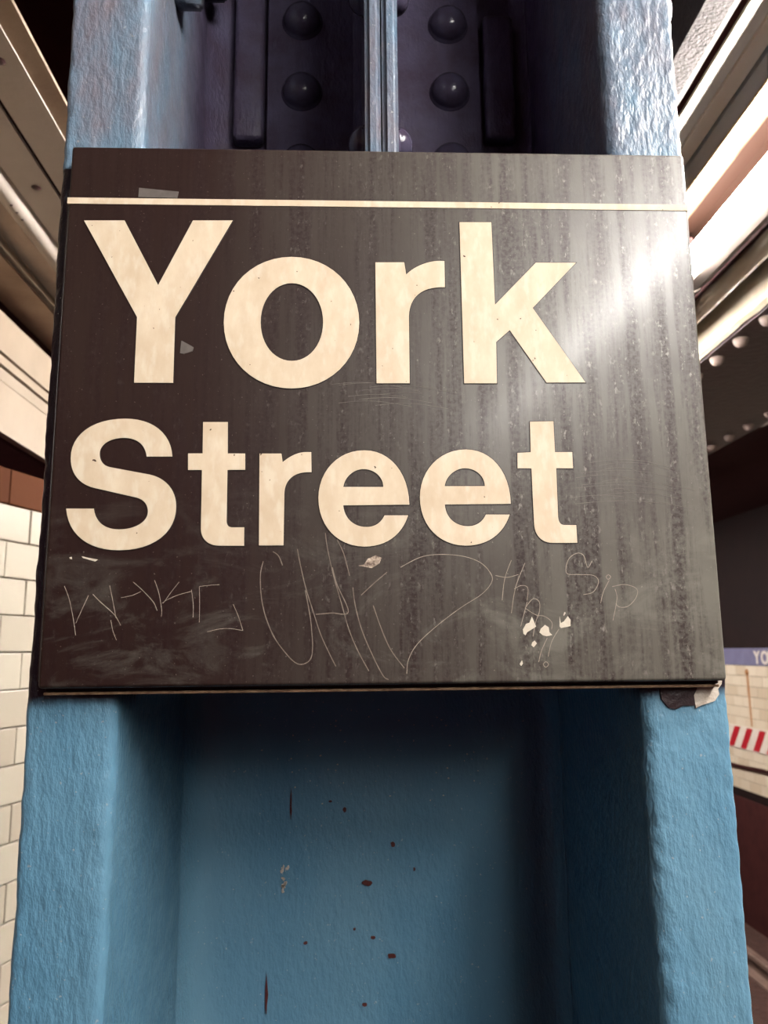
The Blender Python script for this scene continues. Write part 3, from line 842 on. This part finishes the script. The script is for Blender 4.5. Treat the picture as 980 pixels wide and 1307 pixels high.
SCRATCHES = [
[[(-73.2,72.1),(-74.7,64.1),(-74,51.7),(-71.5,40.5),(-66.4,28.3),(-59.6,18.9),(-54,13.3),(-49.5,12.2),(-45.1,14.9),(-43.8,21.4),(-44.3,30.3),(-45.3,39.2),(-48.2,54.9)],[(-67.6,78),(-64.2,75.4),(-61.8,69.7)],[(-53.1,79.4),(-51.7,71.9),(-48.2,57.1),(-43.6,42.5),(-39.1,29.1),(-34,18),(-30.3,10.7)],[(-36.6,89.1),(-35.3,79.8),(-31.8,63.8),(-27.3,48),(-22.8,32.3),(-17.8,20.1),(-11.2,7.9)],[(-41.9,40.8),(-32.9,41.5),(-23,42),(-29.6,58.1),(-32.4,68.4)],[(-29.6,85),(-25.6,76.3),(-22.2,63.2)],[(-20.3,56.4),(-18.9,45.7),(-15,31.1),(-8.4,15.6),(-2.9,5.1),(0.2,2.9)],[(-8.4,45.8),(-3.7,32.1),(1.7,19.9),(9.4,9.4)],[(-15.4,51.8),(-8,58.6),(-0,65.3)]],
[[(10.8,6.1),(12,14.3),(17.5,23.3),(29.6,34),(43.4,44),(55.7,51.6),(61.9,58.3),(62.1,63.5),(56.2,70.4),(46,74.4),(32.2,75.7),(20.1,74.1),(8,68.1)],[(74.5,72),(70.1,60.8),(68.1,48.1)],[(64.6,62.9),(71.5,61.7),(78.5,63.4)],[(82.6,70.2),(76.4,55.7),(73.3,40.4)],[(75.6,54.8),(79.9,56.8),(83.7,55.3),(83,47.9)],[(83,47.1),(78.6,32.7)],[(81.6,43.4),(86.5,48.8),(90.2,47),(90,41.1),(87.6,35.2),(85.6,26.8)],[(81.6,43.4),(87.8,39.4),(92.9,38.5),(97.1,35.1),(96.9,30.9)],[(94.1,25.9),(90.3,18.4),(88.3,11.8)],[(101.2,30.9),(96.5,23.4),(94.1,15)],[(92.6,12.2),(91,10.6),(92.4,8.9),(94.1,10.6),(92.6,12.2)],[(123.2,71.2),(120.4,67.4),(118.2,74.7),(113.8,75.8),(108.8,71.8),(107.5,64),(114.9,63.1),(123.6,62.5),(126.5,58.7),(123,52.7),(116.9,51.1)],[(133,59.5),(129.1,52.7),(127,45.9)],[(132.7,63),(131.2,61.6),(132.5,60.1),(134,61.6),(132.7,63)],[(136.2,54.4),(137,48.4),(133.8,35.6)],[(134.5,55.7),(142.4,56.9),(149.3,54.3),(148.6,49.1),(143.4,44),(138.1,43.6),(136.2,45.8)]],
[[(-188.1,58.4),(-184.8,50.4),(-181.8,38.7),(-180.1,30)],[(-180.4,36.8),(-177.4,44.5),(-174,52.9)],[(-171.5,53.5),(-166.8,48.9),(-158.7,41.7),(-154.6,35.3)],[(-162.1,58.6),(-159.7,48.9),(-157.6,39.8)],[(-160.5,38.5),(-158.9,32.1),(-156.7,27)],[(-148.6,60.5),(-142.6,55.2),(-136.5,48.7),(-134.1,43.7)],[(-155.3,51.4),(-148.9,52.7),(-143.8,55)],[(-136.3,61.5),(-133.5,53.9),(-131.6,44.7),(-131.6,40.2)],[(-122,60.3),(-126.4,54.5),(-130.4,48.6),(-131.3,48.4)],[(-130,49.3),(-123,52.5),(-114.7,54.8)],[(-114.7,55.7),(-113.4,47.2),(-113.3,39.7)],[(-110.2,57.6),(-109.7,47.2),(-109.6,36.8)],[(-110.2,57.6),(-105,58.2),(-98.5,58.6)],[(-104.9,31.3),(-97.9,32.8),(-91.4,33),(-84.3,31.8)],[(-90.2,47),(-87,39.8),(-84.3,31.8)]]]
CHIPS = [
[(85.4,38.3),(86.2,36.4),(87.7,32.5),(85.4,31.1),(82.1,29.2),(81.2,27.5),(80,28.4),(79.8,30.9),(81.8,34.2),(83.8,34.8)],
[(93,33.4),(95.1,32.1),(95.5,29.1),(97.1,27.5),(93.7,26.8),(91.5,27.4),(89.5,29.1),(90.5,31.3)],
[(102,38.2),(102.5,34.4),(104.4,35.4),(106.9,38.5),(108.4,36.2),(108.2,32.6),(102.5,31.5),(101.7,32.4)],
[(104.3,39.1),(105,40.9),(105.8,40.4),(104.6,38.7)],
[(85,23.3),(86.5,24.4),(87.7,22.7),(85.8,20.5),(84.4,21.6)],
[(77.1,10.9),(78.5,13.1),(79,11.2),(77.9,9.8)],
[(-179.1,75.8),(-175.2,74.9),(-169.6,73.8),(-171.2,72.7),(-175.1,73.8),(-178.4,74.8)],
[(-186.2,75.2),(-184.9,75.5),(-184.6,74.1),(-185.8,74.3)],
[(-17.1,69.2),(-13.6,70),(-11.3,73.4),(-6.8,75.3),(-3.1,73.9),(-4.5,70.5),(-9.1,67.7),(-12.5,68.5)]]
TAPES = [[(-155.9,312.4),(-130.8,310),(-131.4,305.5),(-156.1,305.9)],[(-125.6,209.5),(-121.1,207),(-118.1,205.2),(-118.5,202.6),(-123.9,200.8),(-126.3,201.5)]]

for ch, paths in LETTERS:
    loops = [bez(p_) for p_ in paths]
    o = filled('letter', loops, -0.00030, 0.00045, 'letter', sign)
    o['label'] = 'cream %s letter %s' % ('capital' if ch.isupper() else 'small', ch)
    filled('outline', loops, -0.00010, 0.00030, 'letter_edge', o, 0.0005)
box('white_line', (-SW - 0.0004, -0.0004, 0.3008), (SW - 0.0004, 0.0012, 0.3050), 'letter', sign)

def ribbon(pts, w_):
    """thin scratch following a hand-drawn path"""
    P = [Vector((x / 1000, z / 1000)) for x, z in pts]
    # smooth the path
    Q = []
    for i in range(len(P) - 1):
        p0, p1, p2, p3 = P[max(i - 1, 0)], P[i], P[i + 1], P[min(i + 2, len(P) - 1)]
        for k in range(6):
            t = k / 6
            Q.append(0.5 * ((2 * p1) + (p2 - p0) * t + (2 * p0 - 5 * p1 + 4 * p2 - p3) * t * t + (3 * p1 - p0 - 3 * p2 + p3) * t**3))
    Q.append(P[-1])
    v, f = [], []
    for i, q in enumerate(Q):
        d = (Q[min(i + 1, len(Q) - 1)] - Q[max(i - 1, 0)])
        d = d.normalized() if d.length else Vector((1, 0))
        nn = Vector((-d.y, d.x)) * w_ * (0.55 + 0.6 * abs(noise.noise(Vector((i * 0.5, q.x * 90, q.y * 90)))))
        v += [(q.x + nn.x, -0.00010, q.y + nn.y), (q.x - nn.x, -0.00010, q.y - nn.y), (q.x - nn.x, 0.0002, q.y - nn.y), (q.x + nn.x, 0.0002, q.y + nn.y)]
    for i in range(len(Q) - 1):
        a = i * 4
        for k in range(4):
            f.append((a + k, a + (k + 1) % 4, a + 4 + (k + 1) % 4, a + 4 + k))
    return v, f
def scratch_group(lines, w_, mat, label):
    for l in lines:
        v, f = ribbon(l, w_)
        o = mesh_obj('scratch_mark', v, f, mat, sign)
        o['label'] = label
for lines, w_, lab in zip(SCRATCHES, (0.00036, 0.00024, 0.00021), ('tall scratched strokes below the letters', 'thin scratched handwriting reading Sip and a looping line', 'scratched zigzag strokes at the lower left')):
    scratch_group(lines, w_, 'scratch' if 'tall' in lab else 'thin_scratch', lab)
# rubbed arcs right of the lettering
arcs = []
for k in range(12):
    z0 = 132 - k * 2.3 + random.uniform(-0.8, 0.8)
    x0, x1 = 110 + random.uniform(0, 25), 150 + random.uniform(0, 40)
    arcs.append([(x0 + (x1 - x0) * t / 6, z0 + 3.0 * math.sin(math.pi * t / 7) - 5.0 * (t / 6) ** 2) for t in range(7)])
for k in range(10):
    z0 = 168 + k * 1.6 + random.uniform(-1, 1)
    x0 = -20 + random.uniform(-14, 16)
    arcs.append([(x0 + 9 * t, z0 + 2.0 * math.sin(t * 0.7) - 0.3 * t) for t in range(4 + random.randrange(4))])
scratch_group(arcs, 0.00012, 'faint_scratch', 'faint curved rub marks')
for i, c in enumerate(CHIPS):
    filled('enamel_chip', [c], -0.00006, 0.0003, 'chip_white' if i < len(CHIPS) - 1 else 'primer_dark', sign)
for c in TAPES:
    filled('tape_scrap', [c], -0.00018, 0.0003, 'tape', sign)
